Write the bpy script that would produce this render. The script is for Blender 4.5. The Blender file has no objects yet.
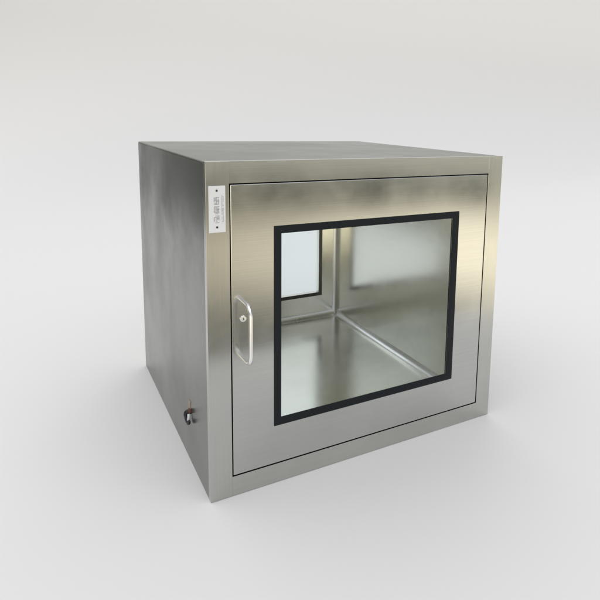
import bpy, bmesh, math, random
from mathutils import Vector, Matrix, noise
random.seed(4)
S = 0.62                      # metres per cabinet height
W, D, H = 1.071, 1.061, 1.0   # cabinet proportions
scene = bpy.context.scene
C = scene.collection

# ---------------------------------------------------------------- helpers
def V(x, y, z): return Vector((x*S, y*S, z*S))

def link(name, bm, mat, parent=None, smooth=None):
    me = bpy.data.meshes.new(name); bm.normal_update(); bm.to_mesh(me); bm.free()
    if mat: me.materials.append(mat)
    o = bpy.data.objects.new(name, me); C.objects.link(o)
    if parent: o.parent = parent
    if smooth is not None:
        for p in me.polygons: p.use_smooth = True
        try: me.set_sharp_from_angle(angle=math.radians(smooth))
        except Exception: pass
    return o

def box(bm, x0, x1, y0, y1, z0, z1, bev=0.0, seg=2):
    t = bmesh.new()
    r = bmesh.ops.create_cube(t, size=1)
    for v in t.verts:
        v.co = V(x0 + (v.co.x+.5)*(x1-x0), y0 + (v.co.y+.5)*(y1-y0), z0 + (v.co.z+.5)*(z1-z0))
    if bev: bmesh.ops.bevel(t, geom=t.edges[:], offset=bev*S, segments=seg, profile=.5, affect='EDGES')
    merge(bm, t)

def merge(bm, t):
    vm = {v: bm.verts.new(v.co) for v in t.verts}
    for f in t.faces:
        try: bm.faces.new([vm[v] for v in f.verts])
        except ValueError: pass
    t.free()

def ring(bm, x0, x1, z0, z1, a0, a1, c0, c1, y0, y1, bev=0.0):
    """rectangular plate x0..x1,z0..z1 with a rectangular hole a0..a1,c0..c1, thickness y0..y1"""
    t = bmesh.new()
    O = [(x0, z0), (x1, z0), (x1, z1), (x0, z1)]; I = [(a0, c0), (a1, c0), (a1, c1), (a0, c1)]
    vs = {}
    for k, y in enumerate((y0, y1)):
        for n, L in (('o', O), ('i', I)):
            for j, (x, z) in enumerate(L): vs[k, n, j] = t.verts.new(V(x, y, z))
    for j in range(4):
        q = (j+1) % 4
        t.faces.new([vs[0, 'o', j], vs[0, 'o', q], vs[0, 'i', q], vs[0, 'i', j]])
        t.faces.new([vs[1, 'i', j], vs[1, 'i', q], vs[1, 'o', q], vs[1, 'o', j]])
        t.faces.new([vs[1, 'o', j], vs[1, 'o', q], vs[0, 'o', q], vs[0, 'o', j]])
        t.faces.new([vs[0, 'i', j], vs[0, 'i', q], vs[1, 'i', q], vs[1, 'i', j]])
    bmesh.ops.recalc_face_normals(t, faces=t.faces[:])
    if bev:
        e = [e for e in t.edges if len(e.link_faces) == 2 and e.calc_face_angle(0) > .5]
        bmesh.ops.bevel(t, geom=e, offset=bev*S, segments=2, profile=.5, affect='EDGES')
    merge(bm, t)

def tube(bm, pts, r, n=16, cap=True):
    pts = [V(*p) for p in pts]; rings = []
    up = None
    for i, p in enumerate(pts):
        d = (pts[min(i+1, len(pts)-1)] - pts[max(i-1, 0)]).normalized()
        if up is None:
            a = Vector((0, 0, 1)) if abs(d.z) < .8 else Vector((1, 0, 0)); up = (a - d*a.dot(d)).normalized()
        else: up = (up - d*up.dot(d)).normalized()
        s = d.cross(up); rr = (r[i] if isinstance(r, (list, tuple)) else r)*S
        rings.append([bm.verts.new(p + (up*math.cos(t) + s*math.sin(t))*rr) for t in [2*math.pi*k/n for k in range(n)]])
    for a, b in zip(rings, rings[1:]):
        for k in range(n): bm.faces.new([a[k], a[(k+1) % n], b[(k+1) % n], b[k]])
    if cap: bm.faces.new(rings[0][::-1]); bm.faces.new(rings[-1])
    bmesh.ops.recalc_face_normals(bm, faces=bm.faces[:])

def disc(bm, c, axis, prof, n=28):
    """lathe: prof = [(radius, offset along axis)]"""
    c = V(*c); ax = Vector(axis); a = ax.orthogonal().normalized(); b = ax.cross(a); rings = []
    for r, h in prof:
        if r < 1e-6: rings.append([bm.verts.new(c + ax*h*S)])
        else: rings.append([bm.verts.new(c + ax*h*S + (a*math.cos(t)+b*math.sin(t))*r*S) for t in [2*math.pi*k/n for k in range(n)]])
    for p, q in zip(rings, rings[1:]):
        for k in range(n):
            j = (k+1) % n
            if len(q) == 1: bm.faces.new([p[k], p[j], q[0]])
            elif len(p) == 1: bm.faces.new([p[0], q[j], q[k]])
            else: bm.faces.new([p[k], p[j], q[j], q[k]])
    bmesh.ops.recalc_face_normals(bm, faces=bm.faces[:])

# ---------------------------------------------------------------- materials
def newmat(name):
    m = bpy.data.materials.new(name); m.use_nodes = True
    nt = m.node_tree; return m, nt, nt.nodes['Principled BSDF']

def steel(name, base=(.50, .505, .48), rough=.22, grain=(1, 0, 0), aniso=.5, warp=.004, grainscale=1.0, bump=.12, var=.035, vary=.05):
    """brushed stainless sheet; grain = direction of the brushing"""
    m, nt, b = newmat(name); N, L = nt.nodes, nt.links
    b.inputs['Metallic'].default_value = 1
    tc = N.new('ShaderNodeTexCoord')
    mp = N.new('ShaderNodeMapping')
    mp.inputs['Scale'].default_value = [6 if g else 620*grainscale for g in grain]
    L.new(tc.outputs['Object'], mp.inputs['Vector'])
    n1 = N.new('ShaderNodeTexNoise'); n1.inputs['Scale'].default_value = 1; n1.inputs['Detail'].default_value = 3
    L.new(mp.outputs[0], n1.inputs['Vector'])
    n2 = N.new('ShaderNodeTexNoise'); n2.inputs['Scale'].default_value = 5.5; n2.inputs['Detail'].default_value = 4; n2.inputs['Roughness'].default_value = .6
    L.new(tc.outputs['Object'], n2.inputs['Vector'])
    n3 = N.new('ShaderNodeTexNoise'); n3.inputs['Scale'].default_value = 2.6; n3.inputs['Detail'].default_value = 1
    L.new(tc.outputs['Object'], n3.inputs['Vector'])
    # colour: a little variation from the grain and from handling marks
    mr = N.new('ShaderNodeMapRange'); mr.inputs['To Min'].default_value = 1-var; mr.inputs['To Max'].default_value = 1+var
    mr.inputs['From Min'].default_value = .3; mr.inputs['From Max'].default_value = .7
    L.new(n1.outputs['Fac'], mr.inputs['Value'])
    mr3 = N.new('ShaderNodeMapRange'); mr3.inputs['To Min'].default_value = 1-vary; mr3.inputs['To Max'].default_value = 1+vary
    mr3.inputs['From Min'].default_value = .3; mr3.inputs['From Max'].default_value = .7
    L.new(n2.outputs['Fac'], mr3.inputs['Value'])
    mu = N.new('ShaderNodeMath'); mu.operation = 'MULTIPLY'; L.new(mr.outputs[0], mu.inputs[0]); L.new(mr3.outputs[0], mu.inputs[1])
    vm = N.new('ShaderNodeVectorMath'); vm.operation = 'SCALE'; vm.inputs[0].default_value = base
    L.new(mu.outputs[0], vm.inputs['Scale']); L.new(vm.outputs[0], b.inputs['Base Color'])
    mr2 = N.new('ShaderNodeMapRange'); mr2.inputs['To Min'].default_value = rough*.8; mr2.inputs['To Max'].default_value = rough*1.35
    mr2.inputs['From Min'].default_value = .3; mr2.inputs['From Max'].default_value = .7
    L.new(n2.outputs['Fac'], mr2.inputs['Value']); L.new(mr2.outputs[0], b.inputs['Roughness'])
    # bump: brushing + slow waviness of thin sheet
    b1 = N.new('ShaderNodeBump'); b1.inputs['Strength'].default_value = bump; b1.inputs['Distance'].default_value = .00006
    L.new(n1.outputs['Fac'], b1.inputs['Height'])
    b2 = N.new('ShaderNodeBump'); b2.inputs['Strength'].default_value = 1; b2.inputs['Distance'].default_value = warp
    L.new(n3.outputs['Fac'], b2.inputs['Height'])
    if bump: L.new(b1.outputs[0], b2.inputs['Normal'])
    L.new(b2.outputs[0], b.inputs['Normal'])
    b.inputs['Anisotropic'].default_value = aniso
    cx = N.new('ShaderNodeCombineXYZ')
    for k in range(3): cx.inputs[k].default_value = grain[k]
    L.new(cx.outputs[0], b.inputs['Tangent'])
    return m

def plain(name, col, rough=.5, metal=0, nscale=0, namt=0, spec=.5):
    m, nt, b = newmat(name); N, L = nt.nodes, nt.links
    b.inputs['Base Color'].default_value = (*col, 1); b.inputs['Roughness'].default_value = rough
    b.inputs['Metallic'].default_value = metal; b.inputs['Specular IOR Level'].default_value = spec
    n = N.new('ShaderNodeTexNoise'); n.inputs['Scale'].default_value = nscale or 60; n.inputs['Detail'].default_value = 4
    tc = N.new('ShaderNodeTexCoord'); L.new(tc.outputs['Object'], n.inputs['Vector'])
    mr = N.new('ShaderNodeMapRange'); mr.inputs['To Min'].default_value = 1-(namt or .03); mr.inputs['To Max'].default_value = 1+(namt or .03)
    L.new(n.outputs['Fac'], mr.inputs['Value'])
    vm = N.new('ShaderNodeVectorMath'); vm.operation = 'SCALE'; vm.inputs[0].default_value = col
    L.new(mr.outputs[0], vm.inputs['Scale']); L.new(vm.outputs[0], b.inputs['Base Color'])
    return m

M_front = steel('brushed_steel_horizontal', base=(.50, .50, .475), grain=(1, 0, 0), rough=.16, aniso=.4, warp=.0012)
M_stile = steel('brushed_steel_vertical', base=(.50, .50, .475), grain=(0, 0, 1), rough=.16, aniso=.1, warp=.0012)
M_door = steel('door_steel', base=(.50, .503, .485), grain=(1, 0, 0), rough=.15, aniso=.4, warp=.0018)
M_side = steel('side_steel_darkened', base=(.19, .196, .178), grain=(0, 1, 0), rough=.20, aniso=.5, warp=.0035)  # same steel, base darkened to paint in the dark room's reflection
M_top = steel('top_steel_darkened', base=(.27, .275, .255), grain=(1, 0, 0), rough=.40, aniso=.3, warp=.0008, var=.015, vary=.015)  # same steel, base lowered in place of dark reflections on the top
M_in = steel('chamber_steel_brightened', base=(.80, .80, .745), grain=(1, 0, 0), rough=.20, aniso=0, warp=.0015, bump=0, var=.02)  # same steel, base raised to paint more light into the chamber
M_inw = steel('chamber_wall_steel_brightened', base=(.79, .785, .715), grain=(0, 1, 0), rough=.19, aniso=0, warp=.0015, bump=0, var=.02)  # chamber walls brightened by colour in place of light
M_pol = steel('polished_steel', base=(.93, .93, .92), grain=(0, 0, 1), rough=.3, aniso=0, warp=0.0, var=.02, vary=.02)
M_gask = plain('black_rubber', (.006, .009, .012), .6, nscale=200, namt=.25)
M_seam = plain('seam_rubber', (.012, .012, .012), .8)
M_plate = plain('white_plate', (.82, .84, .87), .4, nscale=90)
M_ink = plain('grey_ink', (.42, .43, .45), .6, nscale=500, namt=.3)
M_inkl = plain('faint_ink', (.45, .46, .48), .6, nscale=500, namt=.3)
M_screw = plain('dark_screw', (.06, .06, .07), .35, metal=.6)
M_cord = plain('black_cord', (.012, .014, .018), .4)
M_brown = plain('brown_grommet', (.13, .045, .035), .5)
M_strip = plain('tan_strip', (.36, .27, .19), .5, nscale=300, namt=.2)
M_wht = plain('white_plastic', (.75, .78, .80), .35)

# clear pane: straight-through glass with its surface reflection
M_gask.node_tree.nodes['Principled BSDF'].inputs['Specular IOR Level'].default_value = .25
m, nt, b = newmat('clear_glass'); N, L = nt.nodes, nt.links; N.remove(b)
tr = N.new('ShaderNodeBsdfTransparent'); tr.inputs[0].default_value = (.985, .99, .985, 1)
gl = N.new('ShaderNodeBsdfGlossy'); gl.inputs['Roughness'].default_value = .01
fr = N.new('ShaderNodeFresnel'); fr.inputs[0].default_value = 1.45
ge = N.new('ShaderNodeNewGeometry'); iv = N.new('ShaderNodeMath'); iv.operation = 'SUBTRACT'; iv.inputs[0].default_value = 1; L.new(ge.outputs['Backfacing'], iv.inputs[1])
fm = N.new('ShaderNodeMath'); fm.operation = 'MULTIPLY'; L.new(fr.outputs[0], fm.inputs[0]); L.new(iv.outputs[0], fm.inputs[1])
mx = N.new('ShaderNodeMixShader'); L.new(fm.outputs[0], mx.inputs[0]); L.new(tr.outputs[0], mx.inputs[1]); L.new(gl.outputs[0], mx.inputs[2])
L.new(mx.outputs[0], N['Material Output'].inputs[0]); M_glass = m
# rear pane: mostly clear, pale blue tint, slightly diffusing
m, nt, b = newmat('tinted_glass'); N, L = nt.nodes, nt.links; N.remove(b)
tl = N.new('ShaderNodeBsdfTranslucent'); tl.inputs[0].default_value = (.92, .965, 1, 1)
df = N.new('ShaderNodeBsdfDiffuse'); df.inputs[0].default_value = (.80, .88, .97, 1)
tr = N.new('ShaderNodeBsdfTransparent'); tr.inputs[0].default_value = (.94, .98, 1.0, 1)
m1 = N.new('ShaderNodeMixShader'); m1.inputs[0].default_value = .35; L.new(tl.outputs[0], m1.inputs[1]); L.new(df.outputs[0], m1.inputs[2])
m2 = N.new('ShaderNodeMixShader'); m2.inputs[0].default_value = .95; L.new(m1.outputs[0], m2.inputs[1]); L.new(tr.outputs[0], m2.inputs[2])
L.new(m2.outputs[0], N['Material Output'].inputs[0]); M_rear_pane = m

# ---------------------------------------------------------------- the cabinet
cab = bpy.data.objects.new('pass_box_cabinet', None); C.objects.link(cab)
cab['label'] = 'brushed stainless steel pass-through cabinet with black-edged window in its door'
cab['category'] = 'cabinet'

# outer shell: one folded sheet (left side, right side) + top + bottom, rounded folds
t = .012
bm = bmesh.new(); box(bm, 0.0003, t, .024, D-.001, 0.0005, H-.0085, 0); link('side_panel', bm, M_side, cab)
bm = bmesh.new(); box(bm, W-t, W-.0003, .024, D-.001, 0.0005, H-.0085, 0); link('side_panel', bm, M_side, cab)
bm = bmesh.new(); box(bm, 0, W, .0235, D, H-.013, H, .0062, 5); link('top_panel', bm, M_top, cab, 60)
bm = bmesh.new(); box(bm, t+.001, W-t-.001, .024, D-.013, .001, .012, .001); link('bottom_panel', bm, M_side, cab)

# front frame: two full-height stiles, two rails between them
sx0, sx1, sz0, sz1 = .0667, 1.0053, .0641, .9365
bm = bmesh.new(); box(bm, 0, sx0-.0022, 0, .023, 0, H, .0006); link('frame_stile', bm, M_stile, cab)
bm = bmesh.new(); box(bm, sx1+.0022, W, 0, .023, 0, H, .0006); link('frame_stile', bm, M_stile, cab)
bm = bmesh.new(); box(bm, sx0-.0022, sx1+.0022, .0001, .023, sz1+.0022, H-.0002, 0); link('frame_rail', bm, M_front, cab)
bm = bmesh.new(); box(bm, sx0-.0022, sx1+.0022, .0001, .023, .0002, sz0-.0022, 0); link('frame_rail', bm, M_front, cab)
# dark seal in the gap round the door
bm = bmesh.new(); ring(bm, sx0-.010, sx1+.010, sz0-.010, sz1+.010, sx0+.03, sx1-.03, sz0+.03, sz1-.03, .0235, .034)
link('door_seal', bm, M_seam, cab)

# door
dx0, dx1, dz0, dz1 = sx0+.0012, sx1-.0012, sz0+.0012, sz1-.0012
wx0, wx1, wz0, wz1 = .2177, .8523, .2149, .7869     # clear opening
gx0, gx1, gz0, gz1 = .195, .8803, .1889, .810       # outer edge of the black border
bm = bmesh.new(); ring(bm, dx0, dx1, dz0, dz1, wx0-.016, wx1+.016, wz0-.016, wz1+.016, .0002, .0228, .0022)
door = link('door', bm, M_door, cab)
bm = bmesh.new(); ring(bm, gx0, gx1, gz0, gz1, wx0, wx1, wz0, wz1, -.0022, .0000, .0008)
link('window_border', bm, M_gask, door, 35)
bm = bmesh.new(); box(bm, wx0-.014, wx1+.014, .0012, .0062, wz0-.014, wz1+.014); link('window_glass', bm, M_glass, door)
# inner black border behind the glass
bm = bmesh.new(); ring(bm, gx0, gx1, gz0, gz1, wx0-.014, wx1+.016, wz0-.016, wz1+.014, .0232, .026)
link('inner_border', bm, M_gask, door)
# handle: D pull
hx = .101; za, zb = .599, .426; out = -.066; r = .0060
pts = [(hx, .002, za)]
R_ = .030
for k in range(9):
    a = math.pi/2*k/8; pts.append((hx, out+R_-R_*math.sin(a), za-R_+R_*math.cos(a)))
for k in range(9):
    a = math.pi/2*k/8; pts.append((hx, out+R_-R_*math.cos(a), zb+R_-R_*math.sin(a)))
pts.append((hx, .002, zb))
bm = bmesh.new(); tube(bm, pts, r, 18); hd = link('handle', bm, M_pol, door, 60)
bm = bmesh.new(); disc(bm, (.101, 0, .547), (0, -1, 0), [(.0095, -.001), (.0095, .003), (.0080, .0045), (.003, .0048), (.0027, .0035), (0, .0035)])
lk = link('lock', bm, M_pol, door, 40)
bm = bmesh.new(); box(bm, .1002, .1018, -.0050, -.0034, .5435, .5505); link('key_slot', bm, M_screw, lk)

# indicator plate on the left stile
lx0, lx1, lz0, lz1 = .0075, .0535, .805, .934
bm = bmesh.new(); box(bm, lx0, lx1, -.0035, .0005, lz0, lz1, .001); plate = link('indicator_plate', bm, M_plate, cab)
xc = .0295
for z in (lz1-.013, lz0+.015):
    bm = bmesh.new(); disc(bm, (xc, -.0034, z), (0, -1, 0), [(.0030, -.001), (.0030, .0008), (.0018, .0014), (0, .0014)], 14); link('screw', bm, M_screw, plate, 40)
for k in range(3):                                  # three grey marks, each a block of fine strokes
    bm = bmesh.new(); zc = lz1-.041-k*.0255
    x0, x1 = xc-.0075, xc+.0065
    for j in range(6):
        z = zc-.0095+j*.0038
        a_ = x0+random.choice((0, 0, .003, .005)); b_ = x1-random.choice((0, 0, .003, .006))
        box(bm, a_, b_, -.0042, -.0034, z-.0009, z+.0009)
    for j in range(3):
        x = x0+.001+j*.0058+random.uniform(-.0012, .0012); za_ = zc-.010+random.choice((0, .004, .008)); 
        box(bm, x-.0008, x+.0008, -.0044, -.0034, za_, zc+.0105-random.choice((0, 0, .005)))
    link('grey_mark', bm, M_ink, plate)
bm = bmesh.new()
z = lz1-.026
while z > lz0+.030:                                 # the column of tiny print
    h = random.uniform(.0012, .0028)
    for q in range(2):
        if random.random() < .85:
            x = .0435+q*.0035; box(bm, x-.0011, x+random.uniform(.0003, .0012), -.0041, -.0034, z-h, z)
    z -= h+.0014
link('small_print', bm, M_inkl, plate)

# inner chamber: open-fronted liner with coved corners and an opening in the rear wall
ix0, ix1, iz0, iz1, iy1 = .131, .940, .100, .900, 1.035
bx0, bx1, bz0, bz1 = .232, .839, .230, .770         # rear opening
def liner_floor_profile(r=.018, n=6):
    p = [(ix0, iz1-.02)]
    p.append((ix0, iz0+r))
    for k in range(1, n+1):
        a = math.pi/2*k/n; p.append((ix0+r-r*math.cos(a), iz0+r-r*math.sin(a)))
    for k in range(0, n+1):
        a = math.pi/2*k/n; p.append((ix1-r+r*math.sin(a), iz0+r-r*math.cos(a)))
    p.append((ix1, iz1-.02))
    return p
y0, y1 = .030, iy1
# chamber floor with raised rounded coves
def sweep(bm, prof, ya, yb):
    A = [bm.verts.new(V(x, ya, z)) for x, z in prof]; B = [bm.verts.new(V(x, yb, z)) for x, z in prof]
    for k in range(len(prof)-1): bm.faces.new([A[k], A[k+1], B[k+1], B[k]])
chamber = None
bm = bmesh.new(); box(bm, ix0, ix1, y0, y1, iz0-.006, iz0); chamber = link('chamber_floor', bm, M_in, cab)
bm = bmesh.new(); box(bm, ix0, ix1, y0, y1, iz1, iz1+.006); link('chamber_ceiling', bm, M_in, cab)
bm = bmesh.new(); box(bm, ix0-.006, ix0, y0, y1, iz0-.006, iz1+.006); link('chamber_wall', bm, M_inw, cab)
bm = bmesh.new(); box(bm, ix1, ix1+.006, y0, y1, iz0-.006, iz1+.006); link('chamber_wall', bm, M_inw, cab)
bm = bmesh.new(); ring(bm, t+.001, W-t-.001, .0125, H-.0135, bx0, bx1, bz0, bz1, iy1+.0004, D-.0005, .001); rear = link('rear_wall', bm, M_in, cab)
# coves: concave fillets along floor edges, raised weld bead look
def fillet(name, a, b, inx, inz, r):
    """a,b = end points on the corner line; inx, inz = unit directions into the room"""
    a, b, u, w = map(Vector, (a, b, inx, inz)); n = 8
    prof = [u*r+w*.0004] + [u*(r-r*math.sin(k*math.pi/2/n)) + w*(r-r*math.cos(k*math.pi/2/n)) for k in range(n+1)] 
    bm = bmesh.new()
    A = [bm.verts.new(V(*(a+p))) for p in prof]; B = [bm.verts.new(V(*(b+p))) for p in prof]
    for k in range(len(prof)-1): bm.faces.new([A[k], A[k+1], B[k+1], B[k]])
    bmesh.ops.recalc_face_normals(bm, faces=bm.faces[:])
    return link(name, bm, M_pol, cab, 60)
fr_ = .027
fillet('corner_cove', (ix1, y0, iz0), (ix1, iy1, iz0), (-1, 0, 0), (0, 0, 1), fr_)
fillet('corner_cove', (ix0, y0, iz0), (ix0, iy1, iz0), (1, 0, 0), (0, 0, 1), fr_)
fillet('corner_cove', (ix0, iy1, iz0), (ix1, iy1, iz0), (0, -1, 0), (0, 0, 1), fr_)
fillet('corner_cove', (ix1, iy1, iz0), (ix1, iy1, iz1), (-1, 0, 0), (0, -1, 0), fr_*.8)
fillet('corner_cove', (ix0, iy1, iz0), (ix0, iy1, iz1), (1, 0, 0), (0, -1, 0), fr_*.8)
# front return of the liner (ring behind the door)
bm = bmesh.new(); ring(bm, ix0-.10, ix1+.10, iz0-.085, iz1+.085, ix0, ix1, iz0, iz1, .0345, .040); link('chamber_flange', bm, M_in, cab)
# rear window
bm = bmesh.new(); ring(bm, bx0-.017, bx1+.017, bz0-.017, bz1+.017, bx0, bx1, bz0, bz1, iy1-.004, iy1, .0008)
rb = link('rear_window_border', bm, M_gask, rear, 35)
bm = bmesh.new(); box(bm, bx0-.001+.002, bx1-.001, iy1+.006, iy1+.009, bz0+.001, bz1-.001); link('rear_window_glass', bm, M_rear_pane, rear)

# cable outlet low on the left side
oy, oz = .235, .176
cable = None
bm = bmesh.new(); disc(bm, (0, oy, oz), (-1, 0, 0), [(.010, -.001), (.010, .003), (.007, .006), (0, .006)], 20)
gr = link('cable_outlet', bm, M_brown, cab, 40)
ctl = [(-.003, .000, .000), (-.010, .003, -.002), (-.013, .005, -.009), (-.012, .003, -.018), (-.011, -.002, -.026), (-.010, -.010, -.031), (-.010, -.018, -.031), (-.010, -.024, -.026), (-.010, -.025, -.020)]
def spline(P, n=5):
    P = [Vector(p) for p in P]; P = [P[0]*2-P[1]] + P + [P[-1]*2-P[-2]]; out = []
    for i in range(1, len(P)-2):
        for k in range(n):
            q = k/n; a, b_, c, d = P[i-1:i+3]
            out.append(.5*((2*b_)+(c-a)*q+(2*a-5*b_+4*c-d)*q*q+(3*b_-a-3*c+d)*q**3))
    return out+[P[-2]]
cp = [(p.x, p.y+oy, p.z+oz) for p in spline(ctl)]
bm = bmesh.new(); tube(bm, cp, [.0072-.002*k/len(cp) for k in range(len(cp))], 14); link('cord', bm, M_cord, gr, 60)
bm = bmesh.new(); tube(bm, [(p.x, p.y+oy, p.z+oz) for p in spline([(-.006, -.008, -.005), (-.007, -.012, -.012), (-.008, -.013, -.020), (-.008, -.012, -.025)])], .0046, 12); link('wire_end', bm, M_wht, gr, 60)
bm = bmesh.new(); box(bm, -.0012, .0010, oy-.008, oy+.013, oz+.010, oz+.036, .0005); link('tan_strip', bm, M_strip, gr)  # small tan strip above the outlet

# ---------------------------------------------------------------- seamless grey paper: floor running up into the backdrop
m, nt, b = newmat('grey_paper'); N, L = nt.nodes, nt.links
b.inputs['Roughness'].default_value = .9; b.inputs['Specular IOR Level'].default_value = .1
n = N.new('ShaderNodeTexNoise'); n.inputs['Scale'].default_value = 900; tc = N.new('ShaderNodeTexCoord'); L.new(tc.outputs['Object'], n.inputs['Vector'])
mr = N.new('ShaderNodeMapRange'); mr.inputs['To Min'].default_value = .985; mr.inputs['To Max'].default_value = 1.015; L.new(n.outputs['Fac'], mr.inputs['Value'])
vm = N.new('ShaderNodeVectorMath'); vm.operation = 'SCALE'; vm.inputs[0].default_value = (.81, .808, .806)
L.new(mr.outputs[0], vm.inputs['Scale']); L.new(vm.outputs[0], b.inputs['Base Color']); M_paper = m
PX0, PX1, PY0, PY1, PR, PH = -1.0, 34.0, -1.0, 9.0, 2.5, 5.0
bm = bmesh.new(); prof = [(PY0, -.001)]
y = PY0
while y < PY1-PR-.3: y += .25; prof.append((y, -.001))
for k in range(0, 25):
    a = math.pi/2*k/24; prof.append((PY1-PR+PR*math.sin(a), -.001+PR-PR*math.cos(a)))
prof.append((PY1, PH))
A = [bm.verts.new(V(-.85-.065*max(y, 0), y, z)) for y, z in prof]; B = [bm.verts.new(V(PX1, y, z)) for y, z in prof]
for k in range(len(prof)-1): bm.faces.new([A[k], B[k], B[k+1], A[k+1]])
bd = link('backdrop', bm, M_paper, None, 60); bd['kind'] = 'structure'
bd['label'] = 'plain pale grey seamless paper backdrop'

# ---------------------------------------------------------------- world: the studio room as a procedural environment
w = bpy.data.worlds.new('World'); scene.world = w; w.use_nodes = True
nt = w.node_tree; N, L = nt.nodes, nt.links; bg = N['Background']
tc = N.new('ShaderNodeTexCoord'); sp = N.new('ShaderNodeSeparateXYZ'); L.new(tc.outputs['Generated'], sp.inputs[0])
class E:
    def __init__(s, sock): s.s = sock
def op(o, *a):
    n = N.new('ShaderNodeMath'); n.operation = o
    for k, v in enumerate(a):
        if isinstance(v, E): L.new(v.s, n.inputs[k])
        else: n.inputs[k].default_value = v
    return E(n.outputs[0])
E.__add__ = lambda s, o: op('ADD', s, o); E.__mul__ = lambda s, o: op('MULTIPLY', s, o); E.__sub__ = lambda s, o: op('SUBTRACT', s, o)
E.__rsub__ = lambda s, o: op('SUBTRACT', o, s)
def ss(e, a, b, lo=0., hi=1.):
    n = N.new('ShaderNodeMapRange'); n.interpolation_type = 'SMOOTHSTEP'
    L.new(e.s, n.inputs['Value']); n.inputs['From Min'].default_value = a; n.inputs['From Max'].default_value = b
    n.inputs['To Min'].default_value = lo; n.inputs['To Max'].default_value = hi; return E(n.outputs[0])
def mixc(f, c1, c2):
    n = N.new('ShaderNodeMix'); n.data_type = 'RGBA'; L.new(f.s, n.inputs[0])
    for k, c in ((6, c1), (7, c2)):
        if isinstance(c, tuple): n.inputs[k].default_value = (*c, 1)
        else: L.new(c, n.inputs[k])
    return n.outputs[2]
X, Y, Z = E(sp.outputs[0]), E(sp.outputs[1]), E(sp.outputs[2])
el = op('MULTIPLY', op('ARCSINE', Z), 57.2958)
az = op('MULTIPLY', op('ARCTAN2', X, Y), 57.2958)        # 0 = straight behind the cabinet, 180 = behind the camera, + to the right
# overhead and general room light
col = mixc(ss(el, 5., 35.), (.62, .62, .61), (1.34, 1.34, 1.345))
col = mixc(ss(op('ABSOLUTE', az), 85., 110.)*ss(el, 45., 25.), col, (.665, .68, .735))
col = mixc(ss(az, 40., 65.)*ss(az, 135., 110.)*ss(el, 60., 40.), col, (.12, .12, .12))
# left of and behind the set the room is dark
leftdark = ss(az, -150., -120.)*ss(az, 30., 12.)*ss(el, 34., 16.)
col = mixc(leftdark, col, (.085, .088, .072))
# behind the camera below eye level: dark band, then warm-lit floor, both shaped for the front's reflections
front = ss(op('ABSOLUTE', az), 95., 115.)
base = mixc(ss(el, -7., -4.2), (.05, .052, .042), (.85, .84, .72))
side = ss(az, 178., 135.)
edge = el + (az-150.)*.05
warm = mixc(side, (.80, .71, .53), (2.05, 1.88, 1.48))
base = mixc(ss(edge, -8.0, -10.6), base, warm)
base = mixc(ss(el, -14.5, -20.), base, (.27, .27, .24))
col = mixc(front*ss(el, 3., 0.), col, base)
L.new(col, bg.inputs['Color']); bg.inputs['Strength'].default_value = 1.0

# ---------------------------------------------------------------- camera (solved from the photograph)
yaw, pitch, roll, F = .5453, .1500, .0259, 574.54
f = Vector((math.sin(yaw)*math.cos(pitch), math.cos(yaw)*math.cos(pitch), -math.sin(pitch)))
r = Vector((math.cos(yaw), -math.sin(yaw), 0)); u = r.cross(f)
r2 = r*math.cos(roll)+u*math.sin(roll); u2 = -r*math.sin(roll)+u*math.cos(roll)
cd = bpy.data.cameras.new('camera'); cam = bpy.data.objects.new('camera', cd); C.objects.link(cam)
cam.matrix_world = Matrix.Translation(V(-.4046, -1.5426, 1.1326)) @ Matrix((r2, u2, -f)).transposed().to_4x4()
cd.sensor_width = 36; cd.lens = F/600*36; cd.shift_x = (300-374.13)/600; cd.shift_y = -(300-202.57)/600
cd.clip_start = .01; cd.clip_end = 200
scene.camera = cam

scene.view_settings.view_transform = 'Standard'; scene.view_settings.look = 'None'
scene.view_settings.exposure = 0; scene.view_settings.gamma = 1
scene.render.engine = 'CYCLES'
cy = scene.cycles; cy.max_bounces = 16; cy.glossy_bounces = 12; cy.transparent_max_bounces = 16; cy.diffuse_bounces = 4
cy.caustics_reflective = True; cy.blur_glossy = 1.5; cy.sample_clamp_indirect = 4
